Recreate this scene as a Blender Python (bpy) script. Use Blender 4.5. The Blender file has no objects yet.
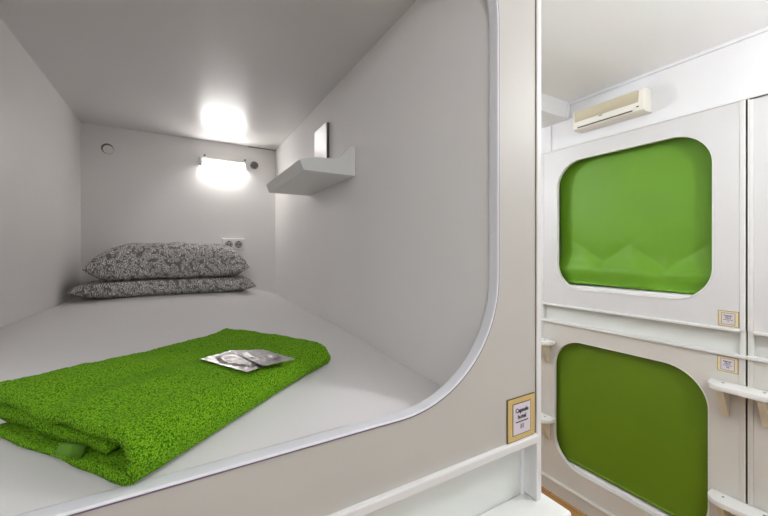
import bpy, bmesh, math, random
from mathutils import Vector, noise, Matrix
from math import sin, cos, pi, radians, sqrt

S = bpy.context.scene
COL = S.collection
H = 1.97                      # eye height over the corridor floor
XW = 2.65                     # the opposite capsule wall
YF, YB = 0.51, 0.531          # near front panel: face and back
random.seed(4)

# ------------------------------------------------------------------ camera
cd = bpy.data.cameras.new('camera')
cam = bpy.data.objects.new('camera', cd)
COL.objects.link(cam)
cam.location = (0, 0, H)
cam.rotation_euler = (radians(90), 0, radians(-30.18))
cd.sensor_width = 36
cd.lens = 36 * 351.5 / 768
cd.shift_y = -6.2 / 768
cd.clip_start = 0.02
S.camera = cam

# ------------------------------------------------------------------ world, light, exposure
w = bpy.data.worlds.new('world')
S.world = w
w.use_nodes = True
w.node_tree.nodes['Background'].inputs[0].default_value = (1, 0.99, 0.97, 1)
w.node_tree.nodes['Background'].inputs[1].default_value = 0.25
S.view_settings.view_transform = 'Standard'
S.view_settings.look = 'None'
S.view_settings.exposure = 0.0
S.view_settings.gamma = 1.0
S.view_settings.use_curve_mapping = False


# unseen globes: a corridor lamp, then two fill lamps added for brightness: (x, y, z), power in watts
LAMPS = [((1.72, -0.22, 0.78), 39), ((-0.60, -1.05, 0.85), 28), ((1.10, 2.70, 0.75), 34)]
GLOBE_R = 0.075
GLOBE_COLOR = (0.955, 0.975, 1.0, 1)
TUBE_STRENGTH = 70            # the fluorescent tube inside the capsule

# ------------------------------------------------------------------ materials


def srgb(r, g, b):
    f = lambda c: ((c / 255 + 0.055) / 1.055) ** 2.4 if c / 255 > 0.04045 else c / 255 / 12.92
    return (f(r), f(g), f(b), 1)


class NT:
    def __init__(s, m):
        s.t = m.node_tree
        s.b = s.t.nodes['Principled BSDF']

    def n(s, kind, **kw):
        x = s.t.nodes.new(kind)
        for k, v in kw.items():
            if k in x.inputs:
                x.inputs[k].default_value = v
            else:
                setattr(x, k, v)
        return x

    def l(s, a, b):
        s.t.links.new(a, b)

    def bump(s, h, strength, dist):
        x = s.n('ShaderNodeBump')
        x.inputs['Strength'].default_value = strength
        x.inputs['Distance'].default_value = dist
        s.l(h, x.inputs['Height'])
        s.l(x.outputs[0], s.b.inputs['Normal'])
        return x


def mat(name, col, rough=0.5, metal=0.0, spec=0.5, var=0.0, scale=6.0, bump=0.0, bscale=200, coat=0.0):
    m = bpy.data.materials.new(name)
    m.use_nodes = True
    q = NT(m)
    q.b.inputs['Base Color'].default_value = col
    q.b.inputs['Roughness'].default_value = rough
    q.b.inputs['Metallic'].default_value = metal
    q.b.inputs['Specular IOR Level'].default_value = spec
    q.b.inputs['Coat Weight'].default_value = coat
    tc = q.n('ShaderNodeTexCoord')
    if var:
        ns = q.n('ShaderNodeTexNoise', Scale=scale, Detail=5.0)
        q.l(tc.outputs['Object'], ns.inputs['Vector'])
        mr = q.n('ShaderNodeMapRange')
        mr.inputs['From Min'].default_value = 0.3
        mr.inputs['From Max'].default_value = 0.7
        mr.inputs['To Min'].default_value = 1 - var
        mr.inputs['To Max'].default_value = 1 + var
        q.l(ns.outputs['Fac'], mr.inputs['Value'])
        mx = q.n('ShaderNodeVectorMath', operation='SCALE')
        mx.inputs[0].default_value = col[:3]
        q.l(mr.outputs[0], mx.inputs['Scale'])
        q.l(mx.outputs[0], q.b.inputs['Base Color'])
    if bump:
        nb = q.n('ShaderNodeTexNoise', Scale=bscale, Detail=2.0)
        q.l(tc.outputs['Object'], nb.inputs['Vector'])
        q.bump(nb.outputs['Fac'], bump, 0.001)
    return m


M = {}
M['inner'] = mat('inner_laminate', srgb(241, 238, 236), 0.42, var=0.015, scale=3, bump=0.03, bscale=60)
M['inner_ceiling'] = mat('ceiling_laminate', srgb(226, 223, 222), 0.31, var=0.01, scale=3, bump=0.02, bscale=40)
M['front'] = mat('front_panel_paint', srgb(190, 186, 178), 0.5, var=0.02, scale=4, bump=0.05, bscale=90)
M['front_white'] = mat('white_gloss_paint', srgb(226, 225, 222), 0.45, var=0.01, scale=5, bump=0.03, bscale=90)
M['edge'] = mat('lilac_white_edge', srgb(228, 228, 232), 0.25)
M['edge_line'] = mat('edge_seam', srgb(116, 98, 118), 0.5)
M['recess'] = mat('recess_paint', srgb(222, 224, 218), 0.4, var=0.015)
M['oppo'] = mat('opposite_panel_paint', srgb(216, 215, 214), 0.4, var=0.015, scale=4, bump=0.04, bscale=90)
M['oppo_low'] = mat('opposite_lower_panel_paint', srgb(212, 208, 200), 0.4, var=0.03, scale=3, bump=0.04, bscale=90)
M['corridor'] = mat('corridor_wall_paint', srgb(233, 233, 234), 0.6, var=0.01)
M['plaster'] = mat('corridor_ceiling_paint', srgb(251, 252, 253), 0.7, var=0.015, scale=2)
M['dark'] = mat('dark_gap', srgb(92, 85, 76), 0.8)
M['brown_gap'] = mat('brown_seam', srgb(120, 105, 85), 0.8, var=0.2, scale=20)
M['step'] = mat('step_paint', srgb(236, 236, 232), 0.35, var=0.01)
M['bracket'] = mat('bracket_paint', srgb(222, 212, 190), 0.45, var=0.02)
M['screw'] = mat('screw_metal', srgb(120, 120, 118), 0.35, metal=0.9)
M['ac'] = mat('aged_plastic', srgb(236, 233, 222), 0.45, var=0.015)
M['ac_dark'] = mat('slot_dark', srgb(90, 84, 70), 0.7)
M['plastic'] = mat('white_plastic', srgb(236, 235, 232), 0.35)
M['grey_plastic'] = mat('grey_plastic', srgb(96, 94, 92), 0.4)
M['hole'] = mat('socket_hole', srgb(45, 43, 42), 0.6)
M['mirror'] = mat('mirror_glass', (0.93, 0.93, 0.93, 1), 0.22, metal=1.0)
M['sign_gold'] = mat('sign_gold', srgb(205, 178, 112), 0.5, var=0.06, scale=60)
M['sign_pale'] = mat('sign_pale_gold', srgb(222, 204, 156), 0.5, var=0.05, scale=60)
M['sign_brown'] = mat('sign_brown_line', srgb(96, 76, 48), 0.5)
M['paper'] = mat('sign_paper', srgb(214, 206, 214), 0.5)
M['ink'] = mat('sign_ink', srgb(35, 28, 38), 0.6)


def floor_mat():
    m = mat('oak_floor', srgb(196, 150, 88), 0.35)
    q = NT(m)
    tc = q.n('ShaderNodeTexCoord')
    mp = q.n('ShaderNodeMapping')
    mp.inputs['Scale'].default_value = (9, 1.2, 1)
    q.l(tc.outputs['Object'], mp.inputs[0])
    ns = q.n('ShaderNodeTexNoise', Scale=6.0, Detail=8.0, Distortion=0.6)
    q.l(mp.outputs[0], ns.inputs['Vector'])
    br = q.n('ShaderNodeTexBrick', Scale=1.0)
    br.inputs['Color1'].default_value = srgb(205, 158, 92)
    br.inputs['Color2'].default_value = srgb(184, 134, 74)
    br.inputs['Mortar'].default_value = srgb(110, 76, 40)
    br.inputs['Mortar Size'].default_value = 0.003
    br.inputs['Brick Width'].default_value = 1.2
    br.inputs['Row Height'].default_value = 0.13
    mp2 = q.n('ShaderNodeMapping')
    mp2.inputs['Rotation'].default_value = (0, 0, pi / 2)
    q.l(tc.outputs['Object'], mp2.inputs[0])
    q.l(mp2.outputs[0], br.inputs['Vector'])
    mx = q.n('ShaderNodeMix', data_type='RGBA', blend_type='MULTIPLY')
    mx.inputs[0].default_value = 0.35
    q.l(br.outputs['Color'], mx.inputs[6])
    q.l(ns.outputs['Color'], mx.inputs[7])
    q.l(mx.outputs[2], q.b.inputs['Base Color'])
    return m


M['floor'] = floor_mat()


def sheet_mat():
    m = mat('cotton_sheet', srgb(226, 223, 222), 0.75, spec=0.3)
    q = NT(m)
    q.b.inputs['Sheen Weight'].default_value = 0.15
    tc = q.n('ShaderNodeTexCoord')
    a = q.n('ShaderNodeTexNoise', Scale=5.0, Detail=3.0, Distortion=0.4)
    q.l(tc.outputs['Object'], a.inputs['Vector'])
    b = q.n('ShaderNodeTexNoise', Scale=500.0, Detail=2.0)
    q.l(tc.outputs['Object'], b.inputs['Vector'])
    ad = q.n('ShaderNodeMath', operation='MULTIPLY_ADD')
    q.l(b.outputs['Fac'], ad.inputs[0])
    ad.inputs[1].default_value = 0.12
    q.l(a.outputs['Fac'], ad.inputs[2])
    q.bump(ad.outputs[0], 0.35, 0.006)
    return m


M['sheet'] = sheet_mat()


def terry_mat():
    m = mat('green_terry', srgb(80, 150, 20), 0.95, spec=0.1)
    q = NT(m)
    q.b.inputs['Sheen Weight'].default_value = 0.25
    q.b.inputs['Sheen Tint'].default_value = srgb(150, 215, 60)
    tc = q.n('ShaderNodeTexCoord')
    wn = q.n('ShaderNodeTexNoise', Scale=220.0, Detail=2.0)
    q.l(tc.outputs['Object'], wn.inputs['Vector'])
    add = q.n('ShaderNodeVectorMath', operation='MULTIPLY_ADD')
    q.l(wn.outputs['Color'], add.inputs[0])
    add.inputs[1].default_value = (0.004, 0.004, 0.004)
    q.l(tc.outputs['Object'], add.inputs[2])
    v = q.n('ShaderNodeTexVoronoi', Scale=440.0)
    q.l(add.outputs[0], v.inputs['Vector'])
    cr = q.n('ShaderNodeValToRGB')
    cr.color_ramp.elements[0].position = 0.15
    cr.color_ramp.elements[0].color = srgb(152, 206, 40)
    cr.color_ramp.elements[1].position = 0.75
    cr.color_ramp.elements[1].color = srgb(54, 112, 8)
    q.l(v.outputs['Distance'], cr.inputs[0])
    q.l(cr.outputs[0], q.b.inputs['Base Color'])
    inv = q.n('ShaderNodeMath', operation='SUBTRACT')
    inv.inputs[0].default_value = 1
    q.l(v.outputs['Distance'], inv.inputs[1])
    q.bump(inv.outputs[0], 0.9, 0.0035)
    return m


M['terry'] = terry_mat()


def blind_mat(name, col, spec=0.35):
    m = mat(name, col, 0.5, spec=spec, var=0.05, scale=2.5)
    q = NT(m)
    tc = q.n('ShaderNodeTexCoord')
    n1 = q.n('ShaderNodeTexNoise', Scale=900.0, Detail=1.0)
    q.l(tc.outputs['Object'], n1.inputs['Vector'])
    n2 = q.n('ShaderNodeTexNoise', Scale=3.0, Detail=3.0, Distortion=1.0)
    q.l(tc.outputs['Object'], n2.inputs['Vector'])
    ad = q.n('ShaderNodeMath', operation='MULTIPLY_ADD')
    q.l(n1.outputs['Fac'], ad.inputs[0])
    ad.inputs[1].default_value = 0.03
    q.l(n2.outputs['Fac'], ad.inputs[2])
    q.bump(ad.outputs[0], 0.25, 0.01)
    return m


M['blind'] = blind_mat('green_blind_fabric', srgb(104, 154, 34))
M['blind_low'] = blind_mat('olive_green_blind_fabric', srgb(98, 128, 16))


def pillow_mat():
    m = mat('patterned_pillowcase', srgb(140, 137, 134), 0.85, spec=0.2)
    q = NT(m)
    tc = q.n('ShaderNodeTexCoord')
    mp = q.n('ShaderNodeMapping')
    mp.inputs['Scale'].default_value = (1, 0.8, 1)
    q.l(tc.outputs['Object'], mp.inputs[0])
    # curly short strokes: distance bands of warped cells
    wn = q.n('ShaderNodeTexNoise', Scale=38.0, Detail=1.0)
    q.l(mp.outputs[0], wn.inputs['Vector'])
    add = q.n('ShaderNodeVectorMath', operation='MULTIPLY_ADD')
    q.l(wn.outputs['Color'], add.inputs[0])
    add.inputs[1].default_value = (0.03, 0.03, 0.03)
    q.l(mp.outputs[0], add.inputs[2])
    wv = q.n('ShaderNodeTexWave', Scale=40.0, Distortion=10.0, Detail=1.0)
    wv.inputs['Detail Scale'].default_value = 2.2
    q.l(add.outputs[0], wv.inputs['Vector'])
    v = q.n('ShaderNodeTexVoronoi', Scale=50.0)
    q.l(mp.outputs[0], v.inputs['Vector'])
    c1 = q.n('ShaderNodeValToRGB')
    c1.color_ramp.elements[0].position = 0.5
    c1.color_ramp.elements[1].position = 0.62
    q.l(wv.outputs['Fac'], c1.inputs[0])
    c2 = q.n('ShaderNodeValToRGB')
    c2.color_ramp.elements[0].position = 0.60
    c2.color_ramp.elements[0].color = (1, 1, 1, 1)
    c2.color_ramp.elements[1].position = 0.75
    c2.color_ramp.elements[1].color = (0, 0, 0, 1)
    q.l(v.outputs['Distance'], c2.inputs[0])
    mu = q.n('ShaderNodeMath', operation='MULTIPLY')
    q.l(c1.outputs[0], mu.inputs[0])
    q.l(c2.outputs[0], mu.inputs[1])
    mx = q.n('ShaderNodeMix', data_type='RGBA')
    q.l(mu.outputs[0], mx.inputs[0])
    mx.inputs[6].default_value = srgb(120, 117, 114)
    mx.inputs[7].default_value = srgb(222, 219, 216)
    q.l(mx.outputs[2], q.b.inputs['Base Color'])
    nb = q.n('ShaderNodeTexNoise', Scale=14.0, Detail=4.0)
    q.l(tc.outputs['Object'], nb.inputs['Vector'])
    q.bump(nb.outputs['Fac'], 0.4, 0.01)
    return m


M['pillow'] = pillow_mat()


def foil_mat():
    m = mat('crinkled_foil', srgb(182, 180, 180), 0.3, metal=1.0)
    q = NT(m)
    tc = q.n('ShaderNodeTexCoord')
    n1 = q.n('ShaderNodeTexNoise', Scale=60.0, Detail=5.0, Distortion=1.5)
    q.l(tc.outputs['Object'], n1.inputs['Vector'])
    q.bump(n1.outputs['Fac'], 0.5, 0.0022)
    return m


M['foil'] = foil_mat()


def emis(name, col, k):
    m = mat(name, col, 0.4)
    q = NT(m)
    q.b.inputs['Emission Color'].default_value = col
    q.b.inputs['Emission Strength'].default_value = k
    return m


M['tube'] = emis('lit_tube', (1, 0.98, 0.955, 1), TUBE_STRENGTH)

# ------------------------------------------------------------------ object helpers
TOP = []


def tag(o, label=None, cat=None, group=None, kind=None):
    if label: o['label'] = label
    if cat: o['category'] = cat
    if group: o['group'] = group
    if kind: o['kind'] = kind
    return o


def thing(name, label, cat, base, group=None):
    o = bpy.data.objects.new(name, None)
    o.empty_display_size = 0.05
    COL.objects.link(o)
    o.location = (base[0], base[1], base[2] + H)
    return tag(o, label, cat, group)


def world_base(p):
    v = Vector((0, 0, 0))
    while p is not None:
        v += p.location
        p = p.parent
    return v


def obj(name, bm, m, parent=None, smooth=False, base=None, angle=None):
    """links one mesh; bm is in eye-centred coordinates (z = 0 at the eye)"""
    b = world_base(parent) if parent else Vector((base[0], base[1], base[2] + H) if base else (0, 0, 0))
    bmesh.ops.translate(bm, verts=bm.verts, vec=Vector((0, 0, H)) - b)
    bmesh.ops.recalc_face_normals(bm, faces=bm.faces)
    me = bpy.data.meshes.new(name)
    bm.to_mesh(me)
    bm.free()
    me.materials.append(m)
    if smooth:
        for p in me.polygons: p.use_smooth = True
        if angle is not None:
            me.set_sharp_from_angle(angle=radians(angle))
    o = bpy.data.objects.new(name, me)
    COL.objects.link(o)
    if parent:
        o.parent = parent
    elif base:
        o.location = b
    return o


def B():
    return bmesh.new()


def box(bm, x0, x1, y0, y1, z0, z1, bev=0.0, seg=2):
    t = bmesh.new()
    bmesh.ops.create_cube(t, size=1)
    for v in t.verts:
        v.co = Vector(((x0 + x1) / 2 + v.co.x * (x1 - x0), (y0 + y1) / 2 + v.co.y * (y1 - y0), (z0 + z1) / 2 + v.co.z * (z1 - z0)))
    if bev:
        bmesh.ops.bevel(t, geom=list(t.edges), offset=bev, segments=seg, affect='EDGES', profile=0.5)
    merge(bm, t)
    return bm


def merge(bm, t):
    me = bpy.data.meshes.new('tmp')
    t.to_mesh(me)
    t.free()
    bm.from_mesh(me)
    bpy.data.meshes.remove(me)


def bx(*a, **k):
    return box(bmesh.new(), *a, **k)


def prism(pts, mapf, d0, d1, bev=0.0, seg=2):
    """polygon of 2D pts extruded from depth d0 to d1; mapf(a, b, d) -> xyz"""
    t = bmesh.new()
    lo = [t.verts.new(mapf(a, b, d0)) for a, b in pts]
    hi = [t.verts.new(mapf(a, b, d1)) for a, b in pts]
    n = len(pts)
    t.faces.new(lo)
    t.faces.new(hi)
    for i in range(n):
        t.faces.new((lo[i], lo[(i + 1) % n], hi[(i + 1) % n], hi[i]))
    bmesh.ops.recalc_face_normals(t, faces=t.faces)
    if bev:
        es = [e for e in t.edges if e.calc_face_angle(0) > 0.6]
        bmesh.ops.bevel(t, geom=es, offset=bev, segments=seg, affect='EDGES', profile=0.5)
    return t


def cyl(bm, c, axis, r, h, n=24, r2=None):
    t = bmesh.new()
    bmesh.ops.create_cone(t, cap_ends=True, segments=n, radius1=r, radius2=r if r2 is None else r2, depth=h)
    q = Vector(axis).to_track_quat('Z', 'Y').to_matrix().to_4x4()
    bmesh.ops.transform(t, matrix=Matrix.Translation(Vector(c)) @ q, verts=t.verts)
    merge(bm, t)
    return bm


def rrect(a0, a1, b0, b1, r, n=14):
    pts = []
    for (ca, cb, s0) in ((a1 - r, b1 - r, 0), (a0 + r, b1 - r, 90), (a0 + r, b0 + r, 180), (a1 - r, b0 + r, 270)):
        for i in range(n + 1):
            t = radians(s0 + 90 * i / n)
            pts.append((ca + r * cos(t), cb + r * sin(t)))
    return pts


def holed(outer, inner, mapf, d0, d1):
    """flat plate with one hole, thickness d0..d1"""
    t = bmesh.new()
    fronts = []
    for d in (d0, d1):
        loops = []
        for pts in (outer, inner):
            vs = [t.verts.new(mapf(a, b, d)) for a, b in pts]
            es = [t.edges.new((vs[i], vs[(i + 1) % len(vs)])) for i in range(len(vs))]
            loops.append((vs, es))
        bmesh.ops.triangle_fill(t, use_beauty=True, use_dissolve=False, edges=loops[0][1] + loops[1][1])
        fronts.append(loops)
    for k in (0, 1):
        a, b = fronts[0][k][0], fronts[1][k][0]
        for i in range(len(a)):
            j = (i + 1) % len(a)
            t.faces.new((a[i], a[j], b[j], b[i]))
    return t


def grow(pts, o):
    n = len(pts)
    out = []
    for i in range(n):
        d = (Vector(pts[(i + 1) % n]) - Vector(pts[i - 1])).normalized()
        out.append((pts[i][0] + d.y * o, pts[i][1] - d.x * o))
    return out


def ring(inner, mapf, d0, d1, th, rnd=0.004):
    """edge band around an opening: profile th wide, rounded front corners"""
    n = len(inner)
    nor = []
    for i in range(n):
        p, q = Vector(inner[i - 1]), Vector(inner[(i + 1) % n])
        d = (q - p).normalized()
        nor.append(Vector((d.y, -d.x)))          # outward for a counter-clockwise loop
    prof = [(0, d1), (0, d0 + rnd)]
    prof += [(rnd - rnd * cos(t), d0 + rnd - rnd * sin(t)) for t in (pi / 8, pi / 4, 3 * pi / 8)]
    prof += [(rnd, d0), (th, d0), (th, d1)]
    t = bmesh.new()
    rows = []
    for i in range(n):
        rows.append([t.verts.new(mapf(inner[i][0] + nor[i].x * o, inner[i][1] + nor[i].y * o, d)) for o, d in prof])
    m = len(prof)
    for i in range(n):
        j = (i + 1) % n
        for k in range(m):
            l = (k + 1) % m
            t.faces.new((rows[i][k], rows[j][k], rows[j][l], rows[i][l]))
    return t


def struct(name, bm, m, **k):
    return tag(obj(name, bm, m, **k), kind='structure')


def near_map(a, b, d):        # a = X, b = Z, d = depth behind the near face
    return (a, YF + d, b)


def opp_map(a, b, d):         # a = Y, b = Z, d = depth behind the opposite face
    return (XW + d, a, b)


def text(body, size, mapm, m, name, parent, align='CENTER', bold=0.0):
    cu = bpy.data.curves.new(name, 'FONT')
    cu.body = body
    cu.size = size
    cu.align_x = align
    cu.align_y = 'CENTER'
    cu.extrude = 0.0003
    cu.offset = bold
    to = bpy.data.objects.new(name, cu)
    COL.objects.link(to)
    bpy.context.view_layer.update()
    me = bpy.data.meshes.new_from_object(to.evaluated_get(bpy.context.evaluated_depsgraph_get()))
    bpy.data.objects.remove(to)
    bm = bmesh.new()
    bm.from_mesh(me)
    bpy.data.meshes.remove(me)
    bmesh.ops.transform(bm, matrix=mapm, verts=bm.verts)
    return obj(name, bm, m, parent)


# ------------------------------------------------------------------ setting: the corridor
ZC, ZF = 1.175, -1.97
struct('floor', bx(-2.6, 3.3, -1.7, 4.3, ZF - 0.05, ZF), M['floor'])
struct('ceiling', bx(-2.6, 3.3, -1.7, 4.3, ZC, ZC + 0.05), M['plaster'])
struct('wall_right', bx(XW + 0.012, 3.3, -1.7, 4.3, 0.832, ZC), M['corridor'])      # the wall above the capsules
struct('wall_outer', bx(3.25, 3.3, -1.7, 4.3, ZF, 0.832), M['corridor'])
struct('wall_front', bx(-2.6, 3.25, -1.75, -1.7, ZF, ZC), M['corridor'])
struct('wall_end', bx(0.712, 3.25, 4.3, 4.35, ZF, ZC), M['corridor'])
struct('wall_left_corridor', bx(-2.65, -2.6, -1.7, 0.5, ZF, ZC), M['corridor'])
struct('trim_1', bx(XW - 0.004, XW + 0.02, -1.7, 4.3, ZC - 0.02, ZC, bev=0.003), M['corridor'])
struct('baseboard_right', box(bx(XW - 0.018, XW + 0.02, -1.7, 4.3, ZF, -1.868, bev=0.002), XW - 0.026, XW + 0.01, -1.7, 4.3, -1.875, -1.857, bev=0.004), M['oppo_low'])

# the capsule the camera looks into
XL, XR, YBK, ZT = -0.4675, 0.577, 2.5, 0.708
struct('wall_left', bx(XL - 0.03, XL, YB, YBK, -0.415, ZT), M['inner'])
struct('wall_back', bx(XL - 0.03, XR + 0.03, YBK, YBK + 0.03, -0.62, ZT + 0.02), M['inner'])
struct('wall_side', bx(XR, XR + 0.03, YB, YBK, -0.415, ZT), M['inner'])
struct('ceiling_capsule', bx(XL - 0.03, XR + 0.03, YB, YBK, ZT, ZT + 0.02), M['inner_ceiling'])
struct('trim_2', bx(0.40, XR, YBK - 0.002, YBK, ZT - 0.004, ZT), M['brown_gap'])
struct('floor_capsule', bx(XL, XR, YB, YBK, -0.44, -0.412), M['inner'])
struct('wall_near_row', box(box(bx(-2.6, -0.62, YF, YF + 0.03, ZF, ZC), -0.62, 0.69, YF, YF + 0.03, 0.95, ZC),
                            0.68, 0.712, YF + 0.03, 4.3, ZF, ZC), M['corridor'])

# ------------------------------------------------------------------ the near capsule front
cap = thing('capsule_front', 'beige white front panel of the near capsule with large rounded opening and ledge', 'capsule front', (0.1, YF, -0.42))
inner = rrect(-0.455, 0.566, -0.286, 0.712, 0.235, 20)
obj('front_panel', holed([(-0.62, -0.42), (0.69, -0.42), (0.69, 0.95), (-0.62, 0.95)], grow(inner, 0.0028), near_map, 0, 0.0205), M['front'], cap)
obj('opening_edge', ring(inner, near_map, -0.002, 0.0200, 0.0035, 0.002), M['edge'], cap, smooth=True, angle=50)
obj('edge_seam', ring(grow(inner, 0.0036), near_map, -0.0014, 0.01, 0.0024, 0.0008), M['edge_line'], cap)
obj('ledge', bx(-0.62, 0.6905, YF - 0.009, YF + 0.02, -0.4235, -0.405, bev=0.003), M['front_white'], cap)
obj('recess_panel', bx(-0.62, 0.69, 0.5456, 0.56, -0.61, -0.421), M['recess'], cap)
obj('seam_line', bx(0.6875, 0.6903, YF - 0.0008, YF + 0.02, -0.405, 0.95), M['brown_gap'], cap)
obj('corner_post', bx(0.6905, 0.7065, YF - 0.003, YF + 0.04, -0.5575, ZC - 0.001, bev=0.002), M['front_white'], cap)
obj('lower_post', bx(0.6905, 0.7065, YF - 0.003, YF + 0.04, ZF + 0.001, -0.603, bev=0.002), M['front_white'], cap)
obj('recess_side', bx(0.69, 0.706, YF + 0.0405, 0.56, -0.5575, -0.421), M['recess'], cap)
obj('lower_panel', bx(-0.62, 0.69, YF, YF + 0.03, ZF + 0.001, -0.603), M['front'], cap)

# step at the corner
st = thing('corner_step', 'white rectangular step board under the corner post of the near capsule', 'step', (0.5, 0.5, -0.60))
obj('board', bx(0.28, 0.729, 0.449, 0.5455, -0.602, -0.558, bev=0.006, seg=3), M['step'], st, smooth=True, angle=40)
for x in (0.34, 0.66):
    obj('bracket', prism([(0.51, -0.602), (0.462, -0.602), (0.51, -0.70)], lambda a, b, d: (d, a, b), x - 0.012, x + 0.012, bev=0.001), M['bracket'], st)


def sign(kind, base_label, lines, c, mapm_rot, w, h, gold, group=None):
    """mapm_rot: 4x4 turning sign-local (x right, y up, z out) into the world"""
    t = thing('room_sign', base_label, 'sign', c, group)

    def put(name, bm, m):
        bmesh.ops.transform(bm, matrix=Matrix.Translation(Vector(c)) @ mapm_rot, verts=bm.verts)
        return obj(name, bm, m, t)
    put('border', bx(-w / 2, w / 2, -h / 2, h / 2, 0, 0.002), M['sign_brown'])
    put('plate', bx(-w / 2 + 0.002, w / 2 - 0.002, -h / 2 + 0.002, h / 2 - 0.002, 0, 0.003), gold)
    iw, ih = w * 0.62, h * 0.70
    put('inner_line', bx(-iw / 2 - 0.0017, iw / 2 + 0.0017, -ih / 2 - 0.0017, ih / 2 + 0.0017, 0, 0.0034), M['sign_brown'])
    put('paper', bx(-iw / 2, iw / 2, -ih / 2, ih / 2, 0, 0.0038), M['paper'])
    for body, y, size, bold in lines:
        mm = Matrix.Translation(Vector(c)) @ mapm_rot @ Matrix.Translation((0, y, 0.004))
        if body == '-':
            b = bx(-iw * 0.37, iw * 0.37, y - size / 2, y + size / 2, 0, 0.0042)
            put('rule', b, M['ink'])
        else:
            text(body, size, mm, M['ink'], 'lettering', t, bold=bold)
    return t


R_NEAR = Matrix(((1, 0, 0, 0), (0, 0, -1, 0), (0, 1, 0, 0), (0, 0, 0, 1)))       # out = -Y
R_OPP = Matrix(((0, 0, -1, 0), (-1, 0, 0, 0), (0, 1, 0, 0), (0, 0, 0, 1)))       # out = -X, right = -Y
sign('near', 'gold bordered sign on the near capsule front above the ledge, numbered 11', [('Capsule', 0.0180, 0.013, 0.0003), ('hotel', 0.004, 0.013, 0.0003), ('-', -0.006, 0.0022, 0), ('11', -0.017, 0.013, 0.0004)],
     (0.639, YF, -0.3585), R_NEAR, 0.088, 0.0925, M['sign_gold'])

# ------------------------------------------------------------------ opposite capsules
Y0, Y1 = 0.656, 1.91          # seams
outer_y = (Y0 + 0.004, Y1 - 0.002)


def opp_front(name, label, z0, z1, oz0, oz1, mt, yy, hole=True, ends=True, oy=(0.80, 1.757), rad=0.195):
    t = thing(name, label, 'capsule front', (XW, (yy[0] + yy[1]) / 2, z0))
    out = [(yy[0], z0), (yy[1], z0), (yy[1], z1), (yy[0], z1)]
    if hole:
        inn = rrect(oy[0], oy[1], oz0, oz1, rad, 18)
        obj('front_panel', holed(out, grow(inn, 0.005), opp_map, 0, 0.02), mt, t)
        obj('opening_edge', ring(inn, opp_map, -0.004, 0.022, 0.007, 0.003), M['front_white'], t, smooth=True, angle=50)
    else:
        obj('front_panel', bx(XW, XW + 0.02, yy[0], yy[1], z0, z1), mt, t)
    for a, b in ((yy[0], yy[0] + 0.022), (yy[1] - 0.022, yy[1])):
        if ends:
            obj('edge_strip', bx(XW - 0.005, XW + 0.018, a, b, z0, z1, bev=0.0015), M['front_white'] if mt is M['oppo'] else mt, t)
    return t


up = opp_front('capsule_front', 'white front panel of the upper capsule across the corridor, under the air conditioner', -0.43, 0.825, -0.289, 0.709, M['oppo'], outer_y)
obj('ledge', bx(XW - 0.016, XW + 0.02, Y0 + 0.026, Y1 - 0.024, -0.441, -0.425, bev=0.003), M['front_white'], up)
obj('recess_panel', bx(XW + 0.035, XW + 0.05, Y0 + 0.004, Y1 - 0.002, -0.57, -0.43), M['recess'], up)
for a in (Y0 + 0.004, Y1 - 0.024):
    obj('recess_side', bx(XW, XW + 0.036, a, a + 0.022, -0.565, -0.43), M['recess'], up)
lo = opp_front('capsule_front', 'white front panel of the lower capsule across the corridor, down to the baseboard', -1.857, -0.58, -1.70, -0.70, M['oppo_low'], outer_y, oy=(0.818, 1.782), rad=0.22)
ne = opp_front('capsule_front', 'plain white panel of the next upper capsule at the right edge, beyond the dark seam', -0.43, 0.825, 0, 0, M['oppo'], (-0.62, Y0 - 0.004), hole=False)
obj('ledge', bx(XW - 0.016, XW + 0.02, -0.60, Y0 - 0.026, -0.441, -0.425, bev=0.003), M['front_white'], ne)
obj('recess_panel', bx(XW + 0.035, XW + 0.05, -0.6, Y0 - 0.004, -0.57, -0.43), M['recess'], ne)
obj('recess_side', bx(XW, XW + 0.036, Y0 - 0.026, Y0 - 0.004, -0.565, -0.43), M['recess'], ne)
opp_front('capsule_front', 'plain white panel of the next lower capsule at the right edge, behind the steps', -1.857, -0.58, 0, 0, M['oppo_low'], (-0.62, Y0 - 0.004), hole=False)
opp_front('capsule_front', 'white front panels of the far capsule half hidden behind the corner post', -1.857, 0.825, 0, 0, M['oppo'], (Y1 + 0.002, 3.15), hole=False)
# rail, cornice and backing of the seams
struct('trim_3', bx(XW - 0.016, XW + 0.034, -0.62, 3.15, -0.58, -0.563, bev=0.003), M['front_white'])
struct('trim_4', bx(XW - 0.008, XW + 0.02, -0.62, 3.15, 0.822, 0.834, bev=0.003), M['front_white'])
struct('trim_5', bx(XW + 0.018, XW + 0.03, Y0 - 0.01, Y0 + 0.01, -1.86, 0.825), M['dark'])
struct('trim_6', bx(XW - 0.006, XW + 0.012, 1.815, 1.845, 0.834, 1.04, bev=0.003), M['corridor'])
struct('trim_7', bx(XW - 0.0085, XW, Y0 - 0.1, Y0 - 0.012, 0.816, 0.8225), M['dark'])


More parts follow.
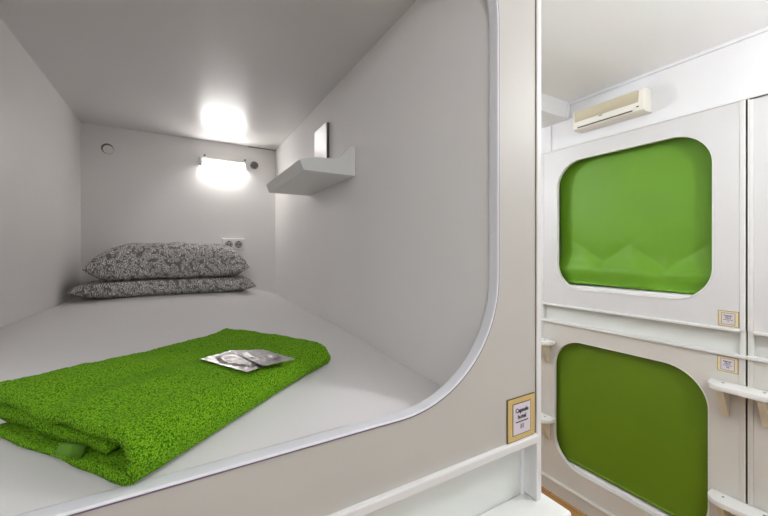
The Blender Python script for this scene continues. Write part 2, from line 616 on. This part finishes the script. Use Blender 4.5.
# blinds
def blind(name, label, z0, z1, x, m, wrinkle, gap):
    t = thing(name, label, 'blind', (x, 1.28, z0))
    bm = bmesh.new()
    ny, nz = 90, 90
    g = []
    ya, yb = 0.755, 1.80
    for i in range(ny + 1):
        row = []
        for j in range(nz + 1):
            y = ya + (yb - ya) * i / ny
            k = j / nz
            z = z0 + gap(y) + (z1 - z0 - gap(y)) * k
            dx = 0
            if wrinkle:
                f = 0.3 * max(0, 1 - k * 3.2) ** 1.5
                dx = wrinkle * f * (0.9 * math.exp(-((y - 1.08 - 0.10 * k) / 0.045) ** 2) * 1.4 + 0.8 * math.exp(-((y - 1.42 + .12 * k) / 0.05) ** 2)) * min(1, k * 9)
                dx -= wrinkle * 0.35 * max(0, 1 - k * 7)
                for yc, kc in ((1.06, 0.13), (1.46, 0.16)):
                    d = (k - kc) - abs(y - yc) * 0.75
                    dx += 0.022 * math.exp(-abs(d) / 0.055) * math.exp(-((y - yc) / 0.17) ** 2) * (1 if k > 0.03 else 0.4)
                dx += 0.012 * noise.noise(Vector((y * 3, z * 3, 1)))
                dx -= 0.035 * math.exp(-((k - 0.10) / 0.07) ** 2)
            row.append(bm.verts.new((x + dx, y, z)))
        g.append(row)
    for i in range(ny):
        for j in range(nz):
            bm.faces.new((g[i][j], g[i + 1][j], g[i + 1][j + 1], g[i][j + 1]))
    o = obj('fabric', bm, m, t, smooth=True)
    s = o.modifiers.new('thickness', 'SOLIDIFY')
    s.thickness = 0.0012
    hb = bmesh.new()
    n = 40
    prev = None
    for i in range(n + 1):
        y = ya + (yb - ya) * i / n
        c = Vector((x - (wrinkle * 0.35 if wrinkle else 0), y, z0 + gap(y)))
        cur = [hb.verts.new(c + Vector((0.011 * cos(q), 0, 0.011 * sin(q)))) for q in [2 * pi * k / 10 for k in range(10)]]
        if prev:
            for k in range(10):
                hb.faces.new((prev[k], prev[(k + 1) % 10], cur[(k + 1) % 10], cur[k]))
        else:
            hb.faces.new(cur)
        prev = cur
    hb.faces.new(prev)
    obj('hem_bar', hb, m, t, smooth=True)
    rb = bmesh.new()
    cyl(rb, (x + 0.02, 1.28, z1 + 0.01), (0, 1, 0), 0.02, yb - ya, 20)
    obj('roller', rb, m, t, smooth=True, angle=40)
    return t


blind('roller_blind', 'bright green fabric blind with creases in the upper capsule opening', -0.250, 0.77, XW + 0.10, M['blind'], 0.036, lambda y: 0.004 + 0.004 * sin(y * 5))
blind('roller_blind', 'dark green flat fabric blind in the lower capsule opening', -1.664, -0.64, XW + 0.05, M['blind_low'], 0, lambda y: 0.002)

for lab, zb, zt_ in (('white mattress edge showing under the upper green blind', -0.42, -0.266), ('white mattress edge showing under the lower green blind', -1.80, -1.684)):
    tag(obj('mattress', bx(XW + 0.023, XW + 0.58, Y0 + 0.02, Y1 - 0.02, zb, zt_, bev=0.012, seg=3), M['sheet'], smooth=True, angle=40, base=(XW + 0.3, 1.28, zb)), lab, 'mattress')

# small signs across the corridor
ol = [('Capsule', 0.0165, 0.0115, 0.0004), ('hotel', 0.0045, 0.0115, 0.0004), ('-', -0.006, 0.0022, 0), ('9', -0.0165, 0.013, 0.0004)]
sign('opp', 'small pale gold sign across the corridor, just above the upper ledge', ol, (XW, 0.730, -0.374), R_OPP, 0.087, 0.086, M['sign_pale'])
ol2 = [('Capsule', 0.0165, 0.0115, 0.0004), ('hotel', 0.0045, 0.0115, 0.0004), ('-', -0.006, 0.0022, 0), ('10', -0.0165, 0.013, 0.0004)]
sign('opp', 'small pale gold sign across the corridor, just below the rail and above the step', ol2, (XW, 0.733, -0.630), R_OPP, 0.087, 0.086, M['sign_pale'])


# climbing steps
def climbing_step(label, yc, zt):
    t = thing('climbing_step', label, 'step', (XW, yc, zt - 0.2), 'climbing steps across the corridor')
    L, Dp, r = 0.144, 0.118, 0.07
    pts = [(-L, 0), (L, 0)]
    for i in range(9):
        a = radians(90 * i / 8)
        pts.append((L - r + r * cos(a), Dp - r + r * sin(a)))
    for i in range(9):
        a = radians(90 + 90 * i / 8)
        pts.append((-L + r + r * cos(a), Dp - r + r * sin(a)))
    x0 = XW - 0.0065
    obj('board', prism(pts, lambda a, b, d: (x0 - b, yc + a, d), zt - 0.03, zt, bev=0.004), M['step'], t, smooth=True, angle=40)
    for dy in (-0.078, 0.082):
        obj('bracket', prism([(0, zt - 0.031), (-0.095, zt - 0.031), (-0.095, zt - 0.045), (-0.012, zt - 0.19), (0, zt - 0.19)],
                             lambda a, b, d: (x0 + a, d, b), yc + dy - 0.016, yc + dy + 0.016, bev=0.001), M['bracket'], t)
        s = bmesh.new()
        cyl(s, (x0 - 0.045, yc + dy, zt + 0.0005), (0, 0, 1), 0.006, 0.002, 12)
        obj('screw', s, M['screw'], t)
    return t


def copy_tree(o, parent=None):
    c = o.copy()
    COL.objects.link(c)
    c.parent = parent
    for ch in [x for x in S.objects if x.parent == o]:
        copy_tree(ch, c)
    return c


s0 = climbing_step('white rounded step below the small lower sign at the right edge', Y0, -0.725)
for lab, y, z in (('white rounded step in the bottom right corner, lower of the two there', Y0, -1.356),
                  ('white step peeking past the corner post, upper one, beside the green blind', Y1 + 0.002, -0.725),
                  ('white step peeking past the corner post, lower one, beside the near sign', Y1 + 0.002, -1.356)):
    c = copy_tree(s0)
    c['label'] = lab
    c.location = (XW, y, z - 0.2 + H)

# duct on the ceiling
dt = thing('ceiling_duct', 'white boxed duct under the corridor ceiling beside the air conditioner', 'duct', (1.7, 1.77, 1.05))
obj('casing', bx(0.713, XW + 0.011, 1.66, 1.90, 1.046, ZC - 0.0005, bev=0.003), M['corridor'], dt)
obj('end_trim', bx(XW - 0.035, XW + 0.008, 1.652, 1.662, 1.05, ZC - 0.021, bev=0.002), M['corridor'], dt)

# air conditioner
ac = thing('air_conditioner', 'cream split air conditioner on the white wall above the upper capsule', 'air conditioner', (XW, 1.32, 0.89))
acx = XW + 0.012
prof = [(0, 0.905), (0, 1.056), (-0.085, 1.054), (-0.112, 1.040), (-0.118, 0.945), (-0.113, 0.910), (-0.095, 0.902), (-0.02, 0.902)]
obj('body', prism(prof, lambda a, b, d: (acx + a, d, b), 1.10, 1.565, bev=0.006), M['ac'], ac, smooth=True, angle=35)
gb = bmesh.new()
for i in range(13):
    z = 0.965 + i * 0.0058
    box(gb, acx - 0.1215 + (z - 0.965) * 0.06, acx - 0.108, 1.135, 1.545, z, z + 0.0028)
obj('grille', gb, mat('grille_plastic', srgb(214, 205, 178), 0.5), ac)
obj('grille_back', bx(acx - 0.1175, acx - 0.1, 1.13, 1.55, 0.962, 1.035), mat('grille_shade', srgb(200, 190, 162), 0.7), ac)
obj('air_slot', bx(acx - 0.1165, acx - 0.1, 1.165, 1.53, 0.9135, 0.9205), M['ac_dark'], ac)
obj('flap', bx(acx - 0.1195, acx - 0.1, 1.15, 1.535, 0.923, 0.957, bev=0.002), M['ac'], ac)
obj('display', bx(acx - 0.1195, acx - 0.11, 1.128, 1.14, 0.930, 0.937), M['ac_dark'], ac)
obj('badge', bx(acx - 0.1205, acx - 0.11, 1.352, 1.375, 0.9505, 0.9565), M['screw'], ac)

# unseen corridor lamp and two added fill lamps: canopy, stem, socket and the lit globe itself
for lab, ((x, y, z), power) in zip(('glowing white globe lamp of the corridor', 'added white globe fill lamp on the camera side, unseen', 'added white globe fill lamp at the corridor end, unseen'), LAMPS):
    t = thing('unseen_lamp', lab, 'lamp', (x, y, ZC))
    q = bmesh.new(); cyl(q, (x, y, ZC - 0.012), (0, 0, 1), 0.05, 0.022, 24)
    obj('canopy', q, M['front_white'], t, smooth=True, angle=40)
    q = bmesh.new(); cyl(q, (x, y, (ZC + z + 0.08) / 2 - 0.01), (0, 0, 1), 0.006, ZC - z - 0.10, 12)
    obj('stem', q, M['front_white'], t, smooth=True, angle=40)
    q = bmesh.new(); cyl(q, (x, y, z + 0.085), (0, 0, 1), 0.022, 0.018, 24)
    obj('socket', q, M['front_white'], t, smooth=True, angle=40)
    q = bmesh.new(); bmesh.ops.create_uvsphere(q, u_segments=24, v_segments=12, radius=GLOBE_R)
    bmesh.ops.translate(q, verts=q.verts, vec=(x, y, z))
    obj('globe', q, emis('lit_globe', GLOBE_COLOR, power / (4 * pi * pi * GLOBE_R ** 2)), t, smooth=True)


# ------------------------------------------------------------------ mattress
def lerp(a, b, t):
    return a + (b - a) * t


def sm(t):
    t = max(0, min(1, t))
    return t * t * (3 - 2 * t)


def pw(y, tab):
    if y <= tab[0][0]: return tab[0][1]
    for (a, va), (b, vb) in zip(tab, tab[1:]):
        if y <= b: return lerp(va, vb, (y - a) / (b - a))
    return tab[-1][1]


def mz(x, y):
    zl = pw(y, [(0.5, -0.288), (0.8, -0.262), (1.5, -0.228), (2.27, -0.240), (2.5, -0.24)])
    zc = pw(y, [(0.54, -0.288), (0.7, -0.276), (1.1, -0.258), (1.6, -0.245), (2.1, -0.228), (2.5, -0.225)])
    zr = pw(y, [(0.54, -0.350), (0.7, -0.343), (1.3, -0.314), (2.5, -0.288)])
    if x < -0.1:
        z = lerp(zl, zc, sm((x - XL) / (-0.1 - XL)))
    else:
        k = max(0, (x - 0.22) / (XR - 0.22))
        z = lerp(zc, zr, k ** 1.8)
    z += 0.0015 * noise.noise(Vector((x * 5, y * 5, 0)))
    return z


bm = bmesh.new()
NX, NY = 70, 130
xa, xb, ya_, yb_ = XL + 0.002, XR - 0.002, YB + 0.004, YBK - 0.002
g = []
for i in range(NX + 1):
    row = []
    for j in range(NY + 1):
        x, y = lerp(xa, xb, i / NX), lerp(ya_, yb_, j / NY)
        row.append(bm.verts.new((x, y, mz(x, y))))
    g.append(row)
for i in range(NX):
    for j in range(NY):
        bm.faces.new((g[i][j], g[i + 1][j], g[i + 1][j + 1], g[i][j + 1]))
bd = [g[i][0] for i in range(NX + 1)] + [g[NX][j] for j in range(1, NY + 1)] + [g[i][NY] for i in range(NX - 1, -1, -1)] + [g[0][j] for j in range(NY - 1, 0, -1)]
low = [bm.verts.new((v.co.x, v.co.y, -0.411)) for v in bd]
for i in range(len(bd)):
    j = (i + 1) % len(bd)
    bm.faces.new((bd[i], bd[j], low[j], low[i]))
bm.faces.new(low)
tag(obj('mattress', bm, M['sheet'], smooth=True, angle=50, base=(0, 1.5, -0.411)), 'mattress under a plain pale grey sheet filling the near capsule', 'mattress')


# ------------------------------------------------------------------ pillows
def pillow(label, cx, cy, w, d, h, bottom, rot, seed, lean=0.0, zmax=None, group='patterned pillows'):
    bm = bmesh.new()
    nu, nv = 64, 40
    top, bot = [], []
    for s_, rows in ((1, top), (-1, bot)):
        for i in range(nu + 1):
            row = []
            for j in range(nv + 1):
                u, v = -1 + 2 * i / nu, -1 + 2 * j / nv
                e = (max(0, 1 - abs(u) ** 5) * max(0, 1 - abs(v) ** 2.6)) ** 0.5
                k = 1 - 0.07 * (1 - abs(v) ** 2) * abs(u) ** 3 * 1.0
                l = 1 - 0.10 * (1 - abs(u) ** 2) * abs(v) ** 3
                x = u * w / 2 * k
                y = v * d / 2 * l
                z = s_ * h / 2 * e * (1.1 if s_ > 0 else 0.75)
                n_ = noise.noise(Vector((x * 7 + seed, y * 7, s_ * 2))) * 0.009 + noise.noise(Vector((x * 16 + seed, y * 16, s_ * 2))) * 0.004
                z += n_ * e
                if s_ < 0:
                    z = max(z, -h * 0.30)
                if zmax:
                    z = min(z, zmax - h * 0.30)
                x2 = x * cos(rot) - y * sin(rot)
                y2 = x * sin(rot) + y * cos(rot)
                row.append(Vector((cx + x2, cy + y2, bottom(cx + x2, cy + y2) + h * 0.30 + z + lean * y)))
            rows.append(row)
    vt = [[bm.verts.new(p) for p in r] for r in top]
    vb = [[bm.verts.new(p) for p in r] for r in bot]
    for rows, f in ((vt, 1), (vb, -1)):
        for i in range(nu):
            for j in range(nv):
                q = (rows[i][j], rows[i + 1][j], rows[i + 1][j + 1], rows[i][j + 1])
                bm.faces.new(q if f > 0 else q[::-1])
    bmesh.ops.remove_doubles(bm, verts=bm.verts, dist=0.0006)
    o = obj('pillow', bm, M['pillow'], smooth=True, base=(cx, cy, bottom(cx, cy)))
    return tag(o, label, 'pillow', group)


pillow('lower of the two grey patterned pillows, lying flat on the mattress', -0.03, 2.29, 0.835, 0.38, 0.16, lambda x, y: mz(x, y) + 0.001, radians(-2), 3.1, zmax=0.082)
pillow('upper of the two grey patterned pillows, plump and lying on the other', -0.02, 2.30, 0.745, 0.37, 0.225, lambda x, y: mz(x, y) + 0.0845, radians(-2), 8.4)

# ------------------------------------------------------------------ towel
TA, TB, TD = Vector((-0.043, 0.512)), Vector((-0.250, 0.748)), Vector((0.316, 0.802))
sdir = (TB - TA)
tdir = (TD - TA)
TL = tdir.length
SW = sdir.length


def towel_z(s, t):
    """height of the folded stack above the mattress, s 0..1 from the fold, t 0..1 away from the layered end"""
    h = lerp(0.060, 0.046, sm(t * 1.3))
    h *= lerp(1, 1.0 + 0.10 * sin(t * 5.0 + 0.5), 0.5)
    h += 0.006 * math.exp(-((s - 0.45) / 0.2) ** 2 - ((t - 0.35) / 0.25) ** 2)
    h -= 0.010 * math.exp(-((s - 0.6) / 0.12) ** 2) * (0.4 + 0.6 * sin(t * 4 + 1))
    return h


def towel_strip(path, th, mname, parent, tshift=0.0, t1=1.0, seed=0, name='towel_layer'):
    """path: list of (s, k) with k in 0..1 of the stack height; swept along t as a thick closed band"""
    # dense resample of the path
    P = []
    for a, b in zip(path, path[1:]):
        for q in range(10):
            P.append((lerp(a[0], b[0], q / 10), lerp(a[1], b[1], q / 10)))
    P.append(path[-1])
    NTt = 120
    bm = bmesh.new()
    sect = []
    n = len(P)
    for i in range(NTt + 1):
        t = lerp(tshift, t1, i / NTt)
        pts = []
        for (s, k) in P:
            hh = towel_z(min(max(s, 0), 1), t)
            pts.append(Vector((s * SW, k * hh)))
        up_, dn = [], []
        for q in range(n):
            d = (pts[min(q + 1, n - 1)] - pts[max(q - 1, 0)]).normalized()
            nn = Vector((-d.y, d.x)) * th / 2
            up_.append(pts[q] + nn)
            dn.append(pts[q] - nn)
        # rounded ends
        d0 = (pts[0] - pts[1]).normalized() * th / 2
        d1 = (pts[-1] - pts[-2]).normalized() * th / 2
        loop = up_ + [pts[-1] + d1] + dn[::-1] + [pts[0] + d0]
        sect.append((t, loop))
    rows = []
    for (t, loop) in sect:
        r = []
        e = 1 - abs(2 * t - 1) ** 14 * 0.0
        for p in loop:
            s = p.x
            b = TA + sdir.normalized() * s + tdir * t
            wob = 0.005 * noise.noise(Vector((b.x * 14 + seed, b.y * 14, p.y * 30))) + 0.0016 * noise.noise(Vector((b.x * 45 + seed, b.y * 45, 3)))
            fuzz = 0.0014 * noise.noise(Vector((b.x * 260, b.y * 260, p.y * 260)))
            b = b + tdir.normalized() * (0.005 * noise.noise(Vector((s * 16 + seed, p.y * 40, t * 2))))
            base = mz(min(max(b.x, xa), xb), max(b.y, YB + .01)) + 0.004
            r.append(bm.verts.new((b.x, b.y, max(base + p.y + wob * min(1, p.y * 60) + fuzz, base))))
        rows.append(r)
    m = len(rows[0])
    for i in range(len(rows) - 1):
        for k in range(m):
            l = (k + 1) % m
            bm.faces.new((rows[i][k], rows[i + 1][k], rows[i + 1][l], rows[i][l]))
    for r in (rows[0], rows[-1]):
        dn_ = lambda q: r[n + 1 + (n - 1 - q)]
        for q in range(n - 1):
            bm.faces.new((r[q], r[q + 1], dn_(q + 1), dn_(q)))
        bm.faces.new((r[n - 1], r[n], dn_(n - 1)))
        bm.faces.new((r[0], r[2 * n + 1], dn_(0)))
    return obj(name, bm, M['terry'], parent, smooth=True)


tw = thing('towel', 'bright green terry towel folded thick at the front of the mattress', 'towel', (0.03, 0.78, -0.27))
th = 0.014
# outer wrap: bottom sheet, round the fold at s = 0, back over the top
towel_strip([(0.96, 0.06), (0.5, 0.06), (0.10, 0.07), (0.035, 0.16), (0.02, 0.45), (0.05, 0.78), (0.12, 0.93), (0.5, 0.96), (1.0, 0.94)], th, 'terry', tw, 0.0, 1.0, 1, 'outer_fold')
# the layers inside
towel_strip([(1.0, 0.46), (0.6, 0.42), (0.35, 0.38), (0.26, 0.36)], 0.019, 'terry', tw, 0.03, 0.985, 5, 'inner_fold')
# hanging loop tab between the layers at the near end
c = TA + sdir * 0.36
cz = mz(c.x, max(c.y, .55)) + 0.030
lp = bmesh.new()
box(lp, -0.012, 0.012, -0.012, 0.010, -0.007, 0.007, bev=0.0035, seg=3)
ang = math.atan2(sdir.y, sdir.x)
bmesh.ops.transform(lp, matrix=Matrix.Translation((c.x - 0.004, c.y - 0.004, cz)) @ Matrix.Rotation(ang, 4, 'Z') @ Matrix.Rotation(0.5, 4, 'X'), verts=lp.verts)
obj('hanging_loop', lp, mat('green_tab', srgb(88, 132, 30), 0.9, bump=0.4, bscale=700), tw, smooth=True)


# ------------------------------------------------------------------ foil sachets
def ray_pt(px, py, z):
    u, v = (px - 384) / 351.5, (251.8 - py) / 351.5
    s_, c_ = sin(radians(30.18)), cos(radians(30.18))
    t = z / v
    return Vector(((s_ + c_ * u) * t, (c_ - s_ * u) * t))


def top_z(p):
    d = p - TA
    s = d.dot(sdir.normalized()) / SW
    t = d.dot(tdir.normalized()) / TL
    return mz(p.x, p.y) + 0.004 + 0.96 * towel_z(s, t) + th / 2 + 0.002


def sachet(label, quad, lift, seed):
    P = [Vector(q) for q in quad]
    c = sum(P, Vector((0, 0))) / 4
    bm = bmesh.new()
    N = 26
    rows_t, rows_b = [], []
    for i in range(N + 1):
        a, b = [], []
        for j in range(N + 1):
            u, v = i / N, j / N
            p = P[0] * (1 - u) * (1 - v) + P[1] * u * (1 - v) + P[2] * u * v + P[3] * (1 - u) * v
            r = sqrt((u - .5) ** 2 + (v - .5) ** 2)
            bulge = 0.0028 * (sm((0.42 - r) / 0.10)) * (1 - 0.25 * sm((0.25 - r) / 0.1))
            z = top_z(c) + (top_z(p) - top_z(c)) * 0.7 + lift(u, v) + 0.0015 + 0.0014 * noise.noise(Vector((p.x * 90 + seed, p.y * 90, 0)))
            a.append(bm.verts.new((p.x, p.y, z + bulge)))
            b.append(bm.verts.new((p.x, p.y, z - 0.0005)))
        rows_t.append(a)
        rows_b.append(b)
    for i in range(N):
        for j in range(N):
            bm.faces.new((rows_t[i][j], rows_t[i + 1][j], rows_t[i + 1][j + 1], rows_t[i][j + 1]))
            bm.faces.new((rows_b[i][j], rows_b[i][j + 1], rows_b[i + 1][j + 1], rows_b[i + 1][j]))
    for k in range(N):
        for a, b in (((0, k), (0, k + 1)), ((N, k + 1), (N, k)), ((k + 1, 0), (k, 0)), ((k, N), (k + 1, N))):
            bm.faces.new((rows_t[a[0]][a[1]], rows_t[b[0]][b[1]], rows_b[b[0]][b[1]], rows_b[a[0]][a[1]]))
    return tag(obj('foil_sachet', bm, M['foil'], smooth=True, angle=60, base=(c.x, c.y, top_z(c))), label, 'sachet', 'foil sachets on the towel')


def to_plan(pts, z):
    return [tuple(ray_pt(x, y, z)) for x, y in pts]


sachet('left silver foil sachet on the green towel, lower one of the pair', to_plan([(199, 361), (233, 350), (271, 361), (248, 371)], -0.2105), lambda u, v: 0.001, 2)
sachet('right silver foil sachet on the green towel, overlapping the other one', to_plan([(229, 351), (263, 347), (295, 355), (263, 364.5)], -0.2065), lambda u, v: 0.0062 * (1 - 0.6 * u), 7)

# ------------------------------------------------------------------ wall lamp over the pillows
lm = thing('wall_lamp', 'lit white fluorescent tube lamp on the back wall above the pillows', 'lamp', (0.25, YBK, 0.57))
xl, xr_, zl_ = 0.105, 0.390, 0.572
obj('housing', bx(xl, xr_, YBK - 0.034, YBK, zl_ + 0.006, zl_ + 0.020, bev=0.003), M['plastic'], lm)
for x in (xl, xr_ - 0.02):
    obj('end_cap', bx(x, x + 0.02, YBK - 0.042, YBK, zl_ - 0.026, zl_ + 0.020, bev=0.004), M['plastic'], lm)
tb = bmesh.new()
cyl(tb, ((xl + xr_) / 2, YBK - 0.027, zl_ - 0.008), (1, 0, 0), 0.0125, xr_ - xl - 0.036, 20)
obj('tube', tb, M['tube'], lm, smooth=True, angle=40)
for x in (xl + 0.032, xr_ - 0.012):
    s = bmesh.new()
    cyl(s, (x, YBK - 0.002, zl_ + 0.040), (0, 1, 0), 0.006, 0.004, 12)
    obj('screw', s, M['grey_plastic'], lm)

# round vents
v1 = thing('wall_vent', 'round plugged vent with dark rim high on the back wall left', 'vent', (-0.352, YBK, 0.581))
s = bmesh.new(); cyl(s, (-0.352, YBK - 0.003, 0.582), (0, 1, 0), 0.028, 0.006, 32)
obj('rim', s, M['grey_plastic'], v1, smooth=True, angle=40)
s = bmesh.new(); cyl(s, (-0.348, YBK - 0.010, 0.576), (0, -1, 0), 0.0245, 0.012, 32, 0.0225)
obj('plug', s, M['step'], v1, smooth=True, angle=40)
v2 = thing('wall_vent', 'round dark slotted vent to the right of the lamp', 'vent', (0.437, YBK, 0.588))
s = bmesh.new(); cyl(s, (0.437, YBK - 0.004, 0.585), (0, 1, 0), 0.026, 0.008, 32)
obj('rim', s, mat('vent_grey', srgb(150, 148, 146), 0.4), v2, smooth=True, angle=40)
s = bmesh.new()
for k in range(-1, 2):
    box(s, 0.437 - 0.018, 0.437 + 0.018, YBK - 0.0095, YBK - 0.007, 0.585 + k * 0.013 - 0.0035, 0.585 + k * 0.013 + 0.0035)
bmesh.ops.rotate(s, cent=(0.437, YBK, 0.585), matrix=Matrix.Rotation(0.5, 3, 'Y'), verts=s.verts)
obj('slots', s, M['hole'], v2)

# double socket
so = thing('power_socket', 'white double power socket low on the back wall behind the pillows', 'socket', (0.305, YBK, 0.05))
obj('plate', bx(0.238, 0.372, YBK - 0.026, YBK, 0.012, 0.088, bev=0.006, seg=3), M['plastic'], so, smooth=True, angle=40)
for cx in (0.276, 0.334):
    s = bmesh.new()
    cyl(s, (cx, YBK - 0.0265, 0.048), (0, 1, 0), 0.0235, 0.003, 32)
    d = obj('socket_well', s, mat('well_grey', srgb(160, 158, 155), 0.4), so)
    hb = bmesh.new()
    for dx in (-0.009, 0.009):
        cyl(hb, (cx + dx, YBK - 0.0285, 0.048), (0, 1, 0), 0.0045, 0.002, 16)
    for dz in (-0.019, 0.019):
        box(hb, cx - 0.004, cx + 0.004, YBK - 0.0295, YBK - 0.0275, 0.048 + dz - 0.003, 0.048 + dz + 0.003)
    obj('pin_holes', hb, M['hole'], d)

# ------------------------------------------------------------------ shelf on the side wall
sh = thing('wall_shelf', 'white tray shelf with curved sides on the right wall of the near capsule', 'shelf', (XR, 1.48, 0.28))
SX, SY0, SY1, SZ = 0.372, 1.205, 1.755, 0.287
obj('board', bx(SX + 0.014, XR - 0.001, SY0 + 0.012, SY1 - 0.012, SZ + 0.0004, SZ + 0.014), M['front_white'], sh)
prof = [(XR - 0.001, 0.399), (0.560, 0.399), (0.550, 0.395), (0.540, 0.385), (0.530, 0.372), (0.520, 0.360), (0.508, 0.351), (0.49, 0.345), (0.4655, 0.341), (0.42, 0.337), (0.39, 0.333), (0.372, 0.328), (0.362, 0.320), (SX + 0.004, SZ), (XR - 0.001, SZ)]
for a in (SY0, SY1 - 0.013):
    obj('side_panel', prism(prof, lambda x, z, d: (x, d, z), a, a + 0.013, bev=0.0015), M['front_white'], sh)
obj('front_lip', prism([(SX + 0.006, SZ), (SX - 0.012, 0.322), (SX - 0.004, 0.326), (SX + 0.018, SZ)], lambda x, z, d: (x, d, z), SY0 + 0.012, SY1 - 0.012), M['front_white'], sh)

mi = thing('mirror', 'small bright rectangular mirror standing on the wall shelf', 'mirror', (XR - 0.01, 1.553, SZ + 0.0145))
obj('backing', bx(XR - 0.012, XR - 0.001, 1.475, 1.632, SZ + 0.0145, 0.575), M['grey_plastic'], mi)
obj('glass', bx(XR - 0.0155, XR - 0.0122, 1.476, 1.631, SZ + 0.015, 0.574, bev=0.0008), M['mirror'], mi)
